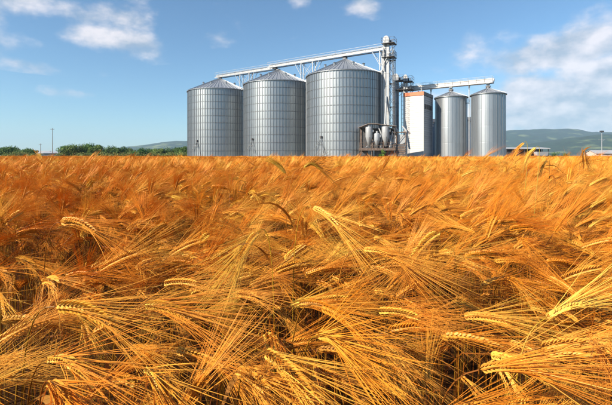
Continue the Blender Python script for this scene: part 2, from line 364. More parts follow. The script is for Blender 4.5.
for p, lab in ((S5, 'slim shiny silo at the open end of the short conveyor, beside the far hills'), (S4, 'slim shiny silo beside the white clad building')):
    t, face = build_silo((p.x, p.y, 0), 3.0, 12.75, 14.1, 4, 14, 28, 24, lab, GS, M_ZINC2, False); slim.append((t, face, p))

# ------------------------------------------------------------------ conveyors and elevators
def frame_obj(name, p, q, z, label, width=1.2, h=.7, rail=True, cover=M_STEEL, roof=False):
    """conveyor with trough, walkway and handrail from p to q (plan), origin at p"""
    p = Vector((p.x, p.y, 0)); q = Vector((q.x, q.y, 0)); Ld = (q - p).length; a = math.atan2(q.y - p.y, q.x - p.x)
    t = thing(name, label, 'conveyor', (p.x, p.y, z), a)
    m = MB(); m.box((Ld / 2, .30, .32), (Ld, .48, .52)); m.tube((0, .30, .32), (-.25, .30, .32), .32, 8); obj('trough', m, cover, t)
    m = MB(); n = max(2, int(Ld / 3.0)); 
    for i in range(n):
        c = MB(); c.box((Ld * (i + .5) / n, .30, .61), (Ld / n - .05, .60, .05)); obj('cover_sheet', c, cover, t)
    m = MB(); m.box((Ld / 2, -.35, -.02), (Ld, .75, .06)); m.box((Ld / 2, -.68, -.10), (Ld, .06, .22)); m.box((Ld / 2, .62, -.10), (Ld, .06, .22)); obj('walkway', m, cover, t)
    for s in (-.70, .66):
        m = MB()
        for zz in (.55, 1.05): m.tube((0, s, zz), (Ld, s, zz), .03, 4)
        for x in np.linspace(0, Ld, int(Ld / 1.5) + 2): m.tube((x, s, -.05), (x, s, 1.05), .028, 4)
        obj('handrail', m, M_STEEL, t)
    return t
TWR = S3 - U * (17.9 * .4814)
G1 = frame_obj('conveyor_gallery', S3 + U * 17.9 * 2.06, S3 + U * 17.9 * 1.02, 20.95, 'pale steel conveyor gallery joining the far and middle ribbed silos')
G2 = frame_obj('conveyor_gallery', S3 + U * 17.9 * 1.10, TWR, 21.35, 'long pale conveyor gallery running from the middle silo to the tall tower')
def spout(p, z0, z1, label, r=.2):
    m = MB(); m.tube((0, 0, 0), (0, 0, z1 - z0), r, 8); m.box((0, 0, z1 - z0 - .2), (.6, .6, .4)); t = thing('spout', label, 'spout', (p.x, p.y, z0), ROWANG)
    obj('pipe', m, M_ZRIB, t); m = MB(); m.box((0, 0, .15), (.75, .75, .3)); obj('flange', m, M_DSTEEL, t)
for k, nm in enumerate(('nearest', 'middle', 'farthest')): spout(S3 + U * 17.9 * k, 20.85, 21.25 + (.35 if k < 2 else -.1), 'short feed spout on the roof peak of the %s big silo' % nm)

def trestle(c, z, label, w=.6, half=1.5):
    t = thing('support_trestle', label, 'trestle', (c.x, c.y, 0), ROWANG, 'steel trestles holding up the long conveyor')
    for q in (-1, 1):
        m = MB(); m.box((0, q * w, 8.6), (.22, .22, 17.2)); obj('leg', m, M_STEEL, t)
    m = MB()
    for i in range(6):
        z0, z1 = 2.8 * i, 2.8 * i + 2.8; m.tube((0, -w, z0), (0, w, z1), .05, 4); m.tube((0, w, z0), (0, -w, z1), .05, 4)
    obj('lattice', m, M_STEEL, t)
    m = MB(); m.box((0, 0, 17.3), (2 * half + .3, .25, .25)); m.box((0, 0, 17.3 + .001), (.25, 2 * w + .3, .27)); obj('cross_beam', m, M_STEEL, t)
    for q in (-1, 1):
        for e in (-.55, .55):
            m = MB(); m.box((q * half, e, (z + 17.4) / 2), (.16, .16, z - 17.4)); obj('upright', m, M_STEEL, t)
    m = MB()
    for q in (-1, 1):
        for e in (-.55, .55):
            m.tube((q * half, e, 18.4), (q * (half + 1.7), e, z + .1), .06, 4); m.tube((q * half, e, 17.5), (-q * half, e, z - .1), .04, 4)
    obj('brace', m, M_STEEL, t)
trestle(S3 + U * 17.9 * 1.5, 20.85, 'steel trestle between the far and middle ribbed silos')
trestle(S3 + U * 17.9 * .5, 21.22, 'steel trestle between the middle and nearest ribbed silos')
trestle(S3 - U * 17.9 * .455, 21.22, 'steel trestle between the nearest ribbed silo and the tall tower', .4, .35)

def elevator(c, ztop, tw, label, group=None, plats=(1,), mast=False):
    t = thing('bucket_elevator', label, 'elevator', (c.x, c.y, 0), ROWANG + R(8), group)
    for s in (-1, 1):
        m = MB(); zz = 1.2; n = 0; H = ztop - 1.6
        m.box((s * tw * .52, 0, 1.2 + (H - 1.2) / 2), (tw * .8, tw * .8, H - 1.2))
        for z in np.arange(2.4, H, 2.4): m.box((s * tw * .52, 0, z), (tw * .9, tw * .92, .09))
        obj('trunk', m, M_STEEL, t)
    m = MB(); m.box((0, 0, .65), (tw * 2.2, tw * 1.2, 1.3)); obj('boot', m, M_DSTEEL, t)
    m = MB(); prof = [Vector((a * tw * .95, 0, ztop - 1.6 + b)) for a, b in ((1, .75), (.8, 1.15), (.35, 1.4), (-.35, 1.4), (-.8, 1.15), (-1, .75))]
    prof = [Vector((tw * .95, 0, ztop - 1.62))] + prof + [Vector((-tw * .95, 0, ztop - 1.62))]; n = len(prof)
    y = tw * .55; vs = [p + Vector((0, y, 0)) for p in prof] + [p - Vector((0, y, 0)) for p in prof]
    m.add(vs, [tuple(range(n)), tuple(range(2 * n - 1, n - 1, -1))] + [(i, n + i, n + (i + 1) % n, (i + 1) % n) for i in range(n)]); obj('head', m, M_STEEL, t)
    m = MB(); m.tube((-tw * 1.2, -.9, ztop - 1.1), (-tw * .2, -.9, ztop - 1.1), .28, 8); m.box((-tw * .7, -.9, ztop - 1.45), (.7, .5, .15)); obj('motor', m, M_DSTEEL, t)
    for zp in plats:
        m = MB(); z = ztop - 1.75 - zp; X = tw * 1.6 + .5
        m.box((-.5, -.1, z), (2 * X * .8, 2.2, .06)); obj('platform', m, M_DSTEEL, t)
        m = MB(); x0, x1, y0, y1 = -.5 - X * .8, -.5 + X * .8, -1.2, 1.0
        for zz in (.55, 1.05):
            for (a, b) in (((x0, y0), (x1, y0)), ((x1, y0), (x1, y1)), ((x1, y1), (x0, y1)), ((x0, y1), (x0, y0))): m.tube((*a, z + zz), (*b, z + zz), .028, 4)
        for x in np.linspace(x0, x1, 4):
            for yy in (y0, y1): m.tube((x, yy, z), (x, yy, z + 1.05), .028, 4)
        m.tube((x0, y0, z), (x0 * .4, 0, z - 1.2), .05, 4); m.tube((x1, y0, z), (x1 * .4, 0, z - 1.2), .05, 4); obj('handrail', m, M_DSTEEL, t)
    m = MB()
    lx = -tw * 1.15 - .45
    for s in (-.22, .22): m.tube((lx, s, .5), (lx, s, ztop - 1.0), .028, 4)
    for z in np.arange(.8, ztop - 1.2, .4): m.tube((lx, -.22, z), (lx, .22, z), .018, 4)
    obj('ladder', m, M_STEEL, t)
    m = MB()
    for z in np.arange(2.6, ztop - 1.4, .9):
        for k in range(8): 
            a0, a1 = PI * .5 + PI * k / 8, PI * .5 + PI * (k + 1) / 8; m.tube((lx + .42 * math.cos(a0), .42 * math.sin(a0), z), (lx + .42 * math.cos(a1), .42 * math.sin(a1), z), .018, 3, cap=False)
    for k in (0, 2, 4, 6, 8):
        a0 = PI * .5 + PI * k / 8; m.tube((lx + .42 * math.cos(a0), .42 * math.sin(a0), 2.6), (lx + .42 * math.cos(a0), .42 * math.sin(a0), ztop - 1.4), .014, 3, cap=False)
    obj('ladder_cage', m, M_STEEL, t)
    return t
GE = 'bucket elevators of the silo plant'
elevator(TWR + Vector((.25, 0, 0)), 24.1, .62, 'tall pale elevator tower reaching above the long conveyor', GE, (0, 2.6))
elevator(Vector((18.9, 84, 0)), 18.5, .62, 'shorter pale elevator between the tall tower and the white building', GE, (0, 1.9))
elevator(Vector((20.5, 82.3, 0)), 18.0, .45, 'short elevator head standing up behind the orange roof edge', GE, (0, 1.6))
# lattice mast right of the tall elevator
mc = P(391.8, HOR, 77.2); t = thing('lattice_mast', 'thin lattice mast standing against the tall elevator tower', 'mast', (mc.x, mc.y, 0), ROWANG)
for sx in (-.5, .5):
    for sy in (-.5, .5): m = MB(); m.box((sx, sy, 9.5 + 1.2), (.08, .08, 21.4)); obj('post', m, M_STEEL, t)
m = MB()
for i in range(14):
    z0, z1 = i * 1.5, i * 1.5 + 1.5
    for (a, b) in (((-.5, -.5), (.5, -.5)), ((.5, -.5), (.5, .5)), ((.5, .5), (-.5, .5)), ((-.5, .5), (-.5, -.5))):
        m.tube((*a, z0), (*b, z1), .035, 4); m.tube((*a, z1), (*b, z1), .035, 4)
obj('lattice', m, M_STEEL, t)
for z in (6.0, 10.5, 15.0, 19.5): m = MB(); m.box((0, 0, z), (1.25, 1.25, .06)); obj('landing', m, M_DSTEEL, t)
dsp = thing('down_spout', 'slanting grain pipe from the tall elevator down to the shed roof', 'pipe', (14.6, 74.2, 6.4)); 
m = MB(); m.tube((0, 0, 0), (.5, 1.3, 4.6), .17, 8); obj('pipe', m, M_STEEL, dsp); m = MB(); m.tube((.5, 1.3, 4.6), (.6, 1.6, 6.0), .17, 8); obj('upper_pipe', m, M_ZRIB, dsp)
# short conveyor
q0 = Vector((19.6, 86.1, 0)); q1 = S5 + (S5 - S4).normalized() * .9
G3 = frame_obj('conveyor_gallery', q1, q0, 15.05, 'short white conveyor gallery above the two slim silos', h=.9, cover=M_WHITE)
spout(S5, 14.1, 15.0, 'feed spout between the end slim silo and its conveyor', .14); spout(S4, 14.1, 15.0, 'feed spout between the slim silo by the white building and its conveyor', .14)
for c, lab in (((S4 + S5) / 2, 'thin steel post between the two slim silos'), (S4 + U * 4.0, 'thin steel post between the white building and the slim silo')):
    t = thing('support_post', lab, 'post', (c.x, c.y, 0), ROWANG, 'posts under the short conveyor')
    m = MB(); m.box((0, 0, 7.5), (.14, .14, 15.0)); obj('post', m, M_STEEL, t)
    m = MB(); m.box((0, 0, 14.9), (.14, 1.6, .12)); m.tube((0, 0, 14.0), (0, .75, 14.85), .05, 4); m.tube((0, 0, 14.0), (0, -.75, 14.85), .05, 4); obj('bracket', m, M_STEEL, t)
    m = MB(); m.box((.3, 0, 11.4), (.6, .6, .06)); m.tube((.6, -.3, 11.4), (.6, -.3, 12.4), .03, 4); m.tube((.6, .3, 11.4), (.6, .3, 12.4), .03, 4); m.tube((.6, -.3, 12.4), (.6, .3, 12.4), .03, 4); obj('landing', m, M_DSTEEL, t)

# ------------------------------------------------------------------ white clad building
nc = Vector((22.3, 76, 0)); W, D, Hb = 3.8, 5.8, 13.35
t = thing('white_building', 'tall narrow white clad building with an orange roof edge', 'building', (nc.x, nc.y, 0), ROWANG)
# local x runs along the front (towards the left), local -y is ... depth
sg = 1 if Vector((-math.sin(ROWANG), math.cos(ROWANG), 0)).y > 0 else -1
m = MB(); m.box((W / 2, sg * D / 2, Hb / 2 - .1), (W - .12, D - .12, Hb - .4)); obj('core_wall', m, M_GREY_OR_SHADED, t)
nb = 31; bh = (Hb - .75) / nb
def board(wd, dp, flip):
    m = MB(); h = bh - .03
    if not flip: vs = [(0, 0, 0), (wd, 0, 0), (wd, dp * .35, h), (0, dp * .35, h), (0, dp, 0), (wd, dp, 0), (wd, dp, h), (0, dp, h)]
    else: vs = [(0, 0, 0), (0, wd, 0), (dp * .35, wd, h), (dp * .35, 0, h), (dp, 0, 0), (dp, wd, 0), (dp, wd, h), (dp, 0, h)]
    m.add(vs, [(0, 1, 2, 3), (4, 7, 6, 5), (0, 4, 5, 1), (3, 2, 6, 7), (0, 3, 7, 4), (1, 5, 6, 2)]); return m
fb = board(W - .1, .075 * sg, False).mesh('siding_board', M_WHITE); sb = board((D - .1) * sg, .075, True).mesh('siding_board', M_GREY_OR_SHADED)  # grey side boards: shade on the turned-away white wall put into the colour
for k in range(nb):
    link('siding_board', fb, t, (.05, -.02 * sg, .05 + k * bh)); link('siding_board', sb, t, (-.02, .05 * sg, .05 + k * bh))
for (x, y) in ((0, 0), (W, 0), (0, D * sg), (W, D * sg)): m = MB(); m.box((x, y, Hb / 2 - .33), (.14, .14, Hb - .66)); obj('corner_trim', m, M_WHITE if y == 0 else M_GREY_OR_SHADED, t)  # rear trims grey, carrying the side wall's painted shade
m = MB(); m.box((W / 2, -.03 * sg, Hb - .35), (W + .22, .2, .68)); obj('roof_edge', m, M_ORANGE, t)
m = MB(); m.box((-.03, (D / 2 + .12) * sg, Hb - .35), (.2, D - .06, .66)); obj('roof_edge', m, M_DSTEEL, t, label='side roof edge, its shade painted in as a dark colour')  # side run of the orange edge, painted dark to stand for shade
m = MB(); m.box((W / 2 + .1, (D / 2 + .08) * sg, Hb - .1), (W - .1, D - .1, .1)); obj('roof', m, M_GREY_OR_SHADED, t)
for x, y, hh in ((1.0, 2.0, 1.1), (2.2, 3.8, .8)):
    m = MB(); m.tube((x, y * sg, Hb - .06), (x, y * sg, Hb + hh - .3), .16, 8); m.tube((x, y * sg, Hb + hh - .3), (x, y * sg, Hb + hh), .26, 8, .08); obj('vent', m, M_ZRIB, t)
for k in range(4):
    m = MB(); m.box((-.09, (1.2 + k * 1.15) * sg, 10.6), (.05, .7, .9)); wn_ = obj('louvre', m, M_DSTEEL, t)
# ------------------------------------------------------------------ sheds behind the slim silos
c = P(452, HOR, 93); t = thing('grey_shed', 'dark grey sheet metal shed behind the slim silos', 'shed', (c.x, c.y, 0), ROWANG)
m = MB(); m.box((0, 0, 4.4), (8.4, 7, 8.8)); obj('wall', m, M_GREY_OR_SHADED, t)
m = MB(); m.add([(-4.5, -3.8, 8.8), (4.5, -3.8, 8.8), (4.5, 3.8, 8.8), (-4.5, 3.8, 8.8), (-4.5, 0, 9.9), (4.5, 0, 9.9)], [(0, 1, 5, 4), (2, 3, 4, 5), (0, 4, 3), (1, 2, 5), (0, 3, 2, 1)]); obj('roof', m, M_DSTEEL, t)
for k in range(12): m = MB(); m.box((-4.2 + .35 + k * .7, 3.53 * (1 if NRM.dot(Vector((-math.sin(ROWANG), math.cos(ROWANG), 0))) > 0 else -1), 4.35), (.62, .05, 8.6)); obj('wall_panel', m, M_GREY_OR_SHADED, t)

# ------------------------------------------------------------------ open grain cleaning shed
sc_ = Vector((12.7, 71.3, 0)); ang = ROWANG + PI
t = thing('cleaning_shed', 'open steel shed with a rusty raised deck beside the nearest ribbed silo', 'shed', (sc_.x, sc_.y, 0), R(-12))
for x in (-2.9, -.9, 1.1, 3.0):
    for y in (-1.4, 1.4): m = MB(); m.box((x, y, 3.1), (.14, .14, 6.2)); obj('post', m, M_RUST if x < 2 else M_DSTEEL, t)
m = MB(); m.box((0, 0, 2.35), (6.3, 3.1, .18)); m.box((0, -1.6, 2.2), (6.3, .1, .35)); obj('deck', m, M_RUST, t)
m = MB()
for z in (2.9, 3.4): m.tube((-3, -1.5, z), (3.0, -1.5, z), .03, 4)
for x in np.linspace(-3, 3, 7): m.tube((x, -1.5, 2.4), (x, -1.5, 3.4), .03, 4)
obj('handrail', m, M_RUST, t)
# roof: one low gable over the left third, a long fall to the right
for i in range(7):
    x0 = -3.2 + i * (6.5 / 7); x1 = x0 + 6.5 / 7
    def rz(x): return 6.05 + (.75 * (x + 3.2) / 2.0 if x < -1.2 else .75 - .75 * (x + 1.2) / 4.5 * .8)
    m = MB(); vs = [(x0 - .03, -1.9, rz(x0)), (x1 + .03, -1.9, rz(x1)), (x1 + .03, 1.9, rz(x1) + .1), (x0 - .03, 1.9, rz(x0) + .1)]; up = .05 + .01 * (i % 2)
    m.add(vs + [(a, b, c_ + up) for a, b, c_ in vs], [(0, 1, 2, 3), (4, 7, 6, 5), (0, 4, 5, 1), (1, 5, 6, 2), (2, 6, 7, 3), (3, 7, 4, 0)]); obj('roof_panel', m, M_BROWNROOF, t)
m = MB(); m.add([(-3.2, 1.5, 2.5), (3.2, 1.5, 2.5), (3.2, 1.5, 6.1), (-3.2, 1.5, 6.1)], [(0, 1, 2, 3)]); m.box((0, 1.52, 4.3), (6.2, .06, 3.5)); obj('back_wall', m, M_DSTEEL, t)
for (x0, x1, z0, z1) in ((-2.0, -1.3, 6.1, 4.9), (.2, .7, 6.3, 5.0), (1.6, 2.4, 5.9, 3.4), (2.7, 2.2, 5.4, 2.6), (-.4, -1.9, 3.9, 2.6)):
    m = MB(); m.tube((x0, -.9, z0), (x1, -1.1, z1), .11, 8); m.tube((x1, -1.1, z1), (x1, -1.1, 2.5), .11, 8); obj('pipe', m, M_STEEL, t)
for x in (-2.2, .2, 2.1): m = MB(); m.box((x, .2, 1.2), (1.1, 1.2, 1.9)); m.box((x, -.45, 1.5), (.7, .1, .7)); obj('hopper', m, M_DSTEEL, t)
def vessel(px, py0, py1, Y, r, label, mt, base=0):
    p = P(px, py1, Y); zt = P(px, py0, Y).z; zb = max(p.z, .05); h = zt - zb
    t = thing('cyclone', label, 'cyclone', (p.x, p.y, zb), 0, 'dust cyclones on the shed deck')
    m = MB(); m.lathe([(0, h), (r * .5, h - .02), (r * .95, h - .12), (r, h - .25), (r, h * .5), (r * .2, 0), (0, 0)], 18); obj('drum', m, mt, t, smooth=True)
    m = MB(); m.box((r * .75, -.2, h * .78), (r * .9, .3, .4)); m.tube((0, 0, h - .05), (0, 0, h + .35), r * .35, 10); obj('duct', m, M_STEEL, t)
    m = MB()
    for a in (0.5, 2.6, 4.7): m.tube((r * .95 * math.cos(a), r * .95 * math.sin(a), h * .5), (r * .95 * math.cos(a), r * .95 * math.sin(a), -.02), .03, 4)
    obj('leg', m, M_DSTEEL, t)
vessel(369, 126.5, 147, 70.2, .62, 'tall pale cyclone at the silo end of the shed deck', M_STEEL)
vessel(377, 133, 147, 70.0, .52, 'short grey cyclone in the middle of the shed deck', M_GREY_OR_SHADED)
vessel(385.5, 126, 147, 69.8, .66, 'tallest pale cyclone, right of the short one on the shed deck', M_STEEL)
def machine(px, Y, zs, label):
    p = P(px, HOR, Y); t = thing('grain_dryer', label, 'machine', (p.x, p.y, 0), R(-20))
    m = MB(); m.box((0, 0, 1.7), (1.7, 1.6, 2.6)); obj('housing', m, M_DSTEEL, t)
    for k in range(6): m = MB(); m.box((0, -.84, .8 + k * .36), (1.5, .06, .22)); obj('louvre', m, M_RUST, t)
    m = MB(); m.tube((0, -.5, 4.0), (0, .5, 4.0), .85, 18); m.box((.6, 0, 4.3), (.9, .7, .7)); obj('fan_housing', m, M_STEEL, t)
    m = MB(); m.tube((-.5, -.1, 3.0), (-.9, -.2, 5.6), .2, 8); m.tube((-.9, -.2, 5.6), (-1.6, -.2, 6.1), .2, 8); obj('duct', m, M_LROOF, t)
    m = MB()
    for x in (-.8, .8):
        for y in (-.7, .7): m.box((x, y, 2.6), (.12, .12, 5.2))
    for z in (3.05, 5.2): m.box((0, -.75, z), (1.9, .1, .12)); m.box((0, .75, z), (1.9, .1, .12)); m.tube((-.8, -.75, 3.1), (.8, -.75, 5.1), .04, 4)
    obj('frame', m, M_RUST, t)
    m = MB(); m.tube((.9, -.4, 1.0), (.9, -.4, 5.4), .16, 8); m.tube((.9, -.4, 5.4), (.2, -.2, 6.3), .16, 8); obj('pipe', m, M_STEEL, t)
machine(393.0, 70.6, 1, 'dark louvred grain dryer with a round fan housing beside the open shed')
machine(401.5, 70.2, 1, 'dark grain dryer half hidden against the white building')
# small capped post by the white building
p = P(406.6, HOR, 70); t = thing('capped_post', 'thin post with a small pyramid roof before the white building', 'post', (p.x, p.y, 0), 0)
m = MB(); m.box((0, 0, 2.6), (.1, .1, 5.2)); obj('post', m, M_DSTEEL, t)
m = MB(); m.add([(-.65, -.5, 5.2), (.65, -.5, 5.0), (.65, .5, 5.0), (-.65, .5, 5.2), (-.1, 0, 5.9)], [(0, 1, 4), (1, 2, 4), (2, 3, 4), (3, 0, 4), (0, 3, 2, 1)]); obj('cap', m, M_BROWNROOF, t)

# ------------------------------------------------------------------ far buildings, masts
c = P(524, HOR, 170); t = thing('open_shed', 'long low open shed with a pale roof right of the slim silos', 'shed', (c.x, c.y, 0), R(-4))
for x in np.linspace(-8.4, 8.4, 8):
    for y in (-3, 3): m = MB(); m.box((x, y, 1.9), (.25, .25, 3.8)); obj('post', m, M_DSTEEL, t)
for k in range(10):
    x = -8.9 + (k + .5) * 1.78; m = MB(); m.add([(x - .87, -3.8, 3.9), (x + .87, -3.8, 3.9), (x + .87, 3.8, 4.5), (x - .87, 3.8, 4.5)] + [(x - .87, -3.8, 4.15), (x + .87, -3.8, 4.15), (x + .87, 3.8, 4.75), (x - .87, 3.8, 4.75)], [(3, 2, 1, 0), (4, 5, 6, 7), (0, 1, 5, 4), (1, 2, 6, 5), (2, 3, 7, 6), (3, 0, 4, 7)]); obj('roof_panel', m, M_LROOF, t)
m = MB(); m.box((0, 3.2, 2.0), (17, .1, 3.9)); obj('back_wall', m, M_DSTEEL, t)
for px, lab, mt, s in ((511, 'dark farm trailer parked under the open shed', M_DSTEEL, 1), (541, 'pale farm wagon standing at the end of the open shed', M_LROOF, 1)):
    c = P(px, HOR, 164); t = thing('farm_trailer', lab, 'trailer', (c.x, c.y, 0), R(5))
    m = MB(); m.add([(-2.2, -1, 1.1), (2.2, -1, 1.1), (2.2, 1, 1.1), (-2.2, 1, 1.1), (-2.4, -1.2, 2.7), (2.4, -1.2, 2.7), (2.4, 1.2, 2.7), (-2.4, 1.2, 2.7)], [(0, 3, 2, 1), (0, 1, 5, 4), (1, 2, 6, 5), (2, 3, 7, 6), (3, 0, 4, 7), (4, 5, 6, 7)]); obj('body', m, mt, t)
    for x in (-1.4, 1.4):
        for y in (-1.0, 1.0): m = MB(); m.tube((x, y - .12, .5), (x, y + .12, .5), .5, 14); obj('wheel', m, M_DSTEEL, t)
    m = MB(); m.tube((2.2, 0, .9), (3.6, 0, .6), .06, 5); obj('drawbar', m, M_RUST, t)
c = P(606, HOR, 190); t = thing('low_barn', 'low barn with a pale gabled roof at the far right of the field', 'barn', (c.x, c.y, 0), R(0))
m = MB(); m.box((0, 0, 1.0), (15, 8, 2.0)); obj('wall', m, M_PINK, t)
for sy in (-1, 1):
    for k in range(8):
        x = -7.9 + (k + .5) * 1.975; m = MB(); m.add([(x - .97, sy * 4.5, 1.95), (x + .97, sy * 4.5, 1.95), (x + .97, 0, 3.6), (x - .97, 0, 3.6), (x - .97, sy * 4.5, 2.1), (x + .97, sy * 4.5, 2.1), (x + .97, 0, 3.75), (x - .97, 0, 3.75)], [(0, 1, 2, 3), (4, 7, 6, 5), (0, 4, 5, 1), (1, 5, 6, 2), (3, 7, 4, 0)]); obj('roof_panel', m, M_LROOF, t)
m = MB()
m.add([(-7.45, -4, 2), (-7.45, 4, 2), (-7.45, 0, 3.5)], [(0, 1, 2)]); m.add([(7.45, -4, 2), (7.45, 4, 2), (7.45, 0, 3.5)], [(0, 1, 2)]); obj('gable', m, M_PINK, t)
c = P(601.8, HOR, 180); t = thing('lamp_mast', 'tall thin floodlight mast standing before the far hills', 'mast', (c.x, c.y, 0))
m = MB(); m.tube((0, 0, 0), (0, 0, 11.6), .16, 8, .09); obj('pole', m, M_STEEL, t)
m = MB(); m.box((0, 0, 12.0), (1.5, .8, .7)); obj('lamp_head', m, M_DSTEEL, t)
m = MB(); m.box((0, 0, 8.3), (3.0, .12, .12)); m.tube((0, 0, 7.4), (1.2, 0, 8.25), .05, 4); obj('cross_arm', m, M_STEEL, t)
for px, top, Y, lab in ((52.6, 128, 185, 'tall wooden utility pole beside the low pink house'), (40.6, 143.5, 230, 'short wooden utility pole behind the low pink house')):
    c = P(px, HOR, Y); H = P(px, top, Y).z; t = thing('utility_pole', lab, 'utility pole', (c.x, c.y, 0), 0, 'utility poles on the left')
    m = MB(); m.tube((0, 0, 0), (0, 0, H), .17, 8, .11); obj('pole', m, M_WOOD, t)
    m = MB(); m.box((0, -.18, H - .6), (1.8, .12, .12)); obj('crossarm', m, M_WOOD, t)
    for s in (-.8, -.3, .3, .8): m = MB(); m.tube((s, -.18, H - .54), (s, -.18, H - .3), .06, 6); obj('insulator', m, M_STEEL, t)
c = P(43, HOR, 245); t = thing('low_house', 'low pink house with a pale roof between the left trees', 'house', (c.x, c.y, 0), R(5))
m = MB(); m.box((0, 0, 1.3), (8, 6, 2.6)); obj('wall', m, M_PINK, t)
m = MB(); m.add([(-4.4, -3.6, 2.5), (4.4, -3.6, 2.5), (4.4, 3.6, 2.5), (-4.4, 3.6, 2.5), (-4.4, 0, 4.0), (4.4, 0, 4.0)], [(0, 1, 5, 4), (2, 3, 4, 5), (0, 4, 3), (1, 2, 5), (0, 3, 2, 1)]); obj('roof', m, M_LROOF, t)
for x in (-2.2, 1.8): m = MB(); m.box((x, -3.02, 1.5), (1, .08, 1.1)); obj('window', m, M_GLASS, t)
c = P(54, HOR, 240); t = thing('dark_barn', 'long dark barn right of the low pink house', 'barn', (c.x, c.y, 0), R(3))
m = MB(); m.box((0, 0, 1.3), (9, 6, 2.6)); obj('wall', m, M_DSTEEL, t)
m = MB(); m.add([(-4.9, -3.6, 2.5), (4.9, -3.6, 2.5), (4.9, 3.6, 2.5), (-4.9, 3.6, 2.5), (-4.9, 0, 3.6), (4.9, 0, 3.6)], [(0, 1, 5, 4), (2, 3, 4, 5), (0, 4, 3), (1, 2, 5), (0, 3, 2, 1)]); obj('roof', m, M_GREY_OR_SHADED, t)
m = MB(); m.box((0, -3.03, 1.1), (2.4, .08, 2.2)); obj('door', m, M_WOOD, t)

# ------------------------------------------------------------------ trees and bushes
def tree(px, top, Y, wpx, mt, label, cat='tree', group=None, seed=0, low=.12, n=1500):
    rg = random.Random(seed * 77 + int(px)); c = P(px, HOR, Y); H = P(px, top, Y).z; rw = wpx / F * Y / 2
    t = thing('leafy_tree' if cat == 'tree' else 'bush', label, cat, (c.x, c.y, 0), rg.uniform(0, 6), group)
    m = MB(); m.tube((0, 0, 0), (.1, .1, H * .55), .035 * H, 7, .015 * H)
    lobes = []
    for k in range(11):
        a = rg.uniform(0, 2 * PI); r = rw * rg.uniform(.15, .72); z = H * rg.uniform(low + .14, .80); rr = rw * rg.uniform(.25, .46)
        z = min(z, H - rr * .75); lobes.append((Vector((r * math.cos(a), r * math.sin(a), z)), rr))
        m.tube((.05, .05, H * rg.uniform(.1, .35)), lobes[-1][0], .012 * H, 5, .004 * H)
    lobes.append((Vector((rw * rg.uniform(-.2, .2), 0, H - rw * .36)), rw * .36))
    obj('trunk', m, M_BARK, t)
    vs = []; fs = []; tt = []
    for i in range(n):
        l, rr = lobes[rg.randrange(len(lobes))]; d = Vector((rg.gauss(0, 1), rg.gauss(0, 1), rg.gauss(0, 1))).normalized(); rad = rr * (rg.random() ** .45) * rg.uniform(.85, 1.15)
        p = l + Vector((d.x, d.y, d.z * .8)) * rad
        if p.z < .15: continue
        s = rg.uniform(.18, .40) * (H / 7) ** .4; nrm = (d + Vector((rg.gauss(0, .5), rg.gauss(0, .5), rg.gauss(0, .5) + .3))).normalized(); a = nrm.orthogonal().normalized(); b = nrm.cross(a)
        th = rg.uniform(0, PI); a, b = a * math.cos(th) + b * math.sin(th), b * math.cos(th) - a * math.sin(th)
        o = len(vs); vs += [p - a * s, p - b * s * .55, p + a * s, p + b * s * .55]; fs.append((o, o + 1, o + 2, o + 3)); v = rg.uniform(.65, 1.35); tt += [v] * 4
    me = bpy.data.meshes.new('crown'); me.from_pydata([tuple(v) for v in vs], [], fs); me.materials.append(mt)
    at = me.color_attributes.new('tint', 'FLOAT_COLOR', 'POINT'); at.data.foreach_set('color', np.repeat(np.array(tt, dtype=np.float32)[:, None], 4, 1).ravel())
    link('crown', me, t)
GT = 'trees behind the left edge of the field'
TR = [(3, 145.5, 150, 15, 0), (14, 147.5, 160, 14, 1), (24, 148, 150, 13, 0), (32, 149, 170, 8, 0), (66, 145, 165, 14, 0), (76, 143.5, 150, 17, 1), (88, 143, 155, 15, 0), (97, 144, 150, 13, 1), (108, 145.5, 165, 15, 0), (119, 146.5, 155, 14, 0), (129, 147.5, 170, 14, 1), (141, 148, 160, 14, 0), (152, 148.5, 165, 14, 0), (163, 148, 155, 13, 1), (174, 147, 160, 15, 0), (185, 146, 150, 14, 0), (198, 146.5, 165, 16, 1)]
TL = ['rounded dark green tree at the far left edge of the field', 'second tree from the left edge, mid green', 'third tree from the left edge, dark and low', 'small dark tree just left of the low pink house', 'dark tree just right of the dark barn', 'broad green tree, second right of the barn', 'tallest tree of the left row, dark crown', 'mid green tree just right of the tallest one', 'dark tree, fifth right of the barn', 'dark tree, sixth right of the barn', 'mid green tree, seventh right of the barn', 'dark tree, eighth right of the barn', 'dark low tree, fourth left of the ribbed silo', 'mid green tree, third left of the ribbed silo', 'dark tree, second left of the ribbed silo', 'dark tree right against the ribbed silo', 'mid green tree mostly hidden by the ribbed silo']
for i, (px, top, Y, wpx, k) in enumerate(TR): tree(px, top, Y, wpx * 1.7, M_FOL[k], TL[i], 'tree', GT, i, n=3400)
BU = [(9, 153, 18), (22, 152.6, 15), (62, 153.5, 12), (82, 152.8, 16), (100, 152.5, 15), (118, 153, 18), (136, 153.2, 15), (150, 153, 16), (168, 153, 15), (182, 153, 15), (34, 153.5, 12)]
BL = ['olive bush at the far left before the trees', 'olive bush left of the low pink house', 'small olive bush under the dark barn', 'olive bush under the broad green tree', 'olive bush right of the tallest tree', 'wide olive bush midway along the tree row', 'olive bush, third of those left of the silo from the middle', 'olive bush fourth left of the ribbed silo', 'olive bush second left of the ribbed silo', 'olive bush touching the ribbed silo', 'small olive bush in front of the low pink house']
for i, (px, top, wpx) in enumerate(BU): tree(px, top - 1.4, 138, wpx * 1.3, M_FOL[2], BL[i], 'bush', 'olive bushes along the field edge', 40 + i, low=.02, n=700)
tree(382.6, 149.2, 68.0, 9, M_FOL[1], 'small green bush under the open shed deck', 'bush', None, 60, low=.02, n=500)
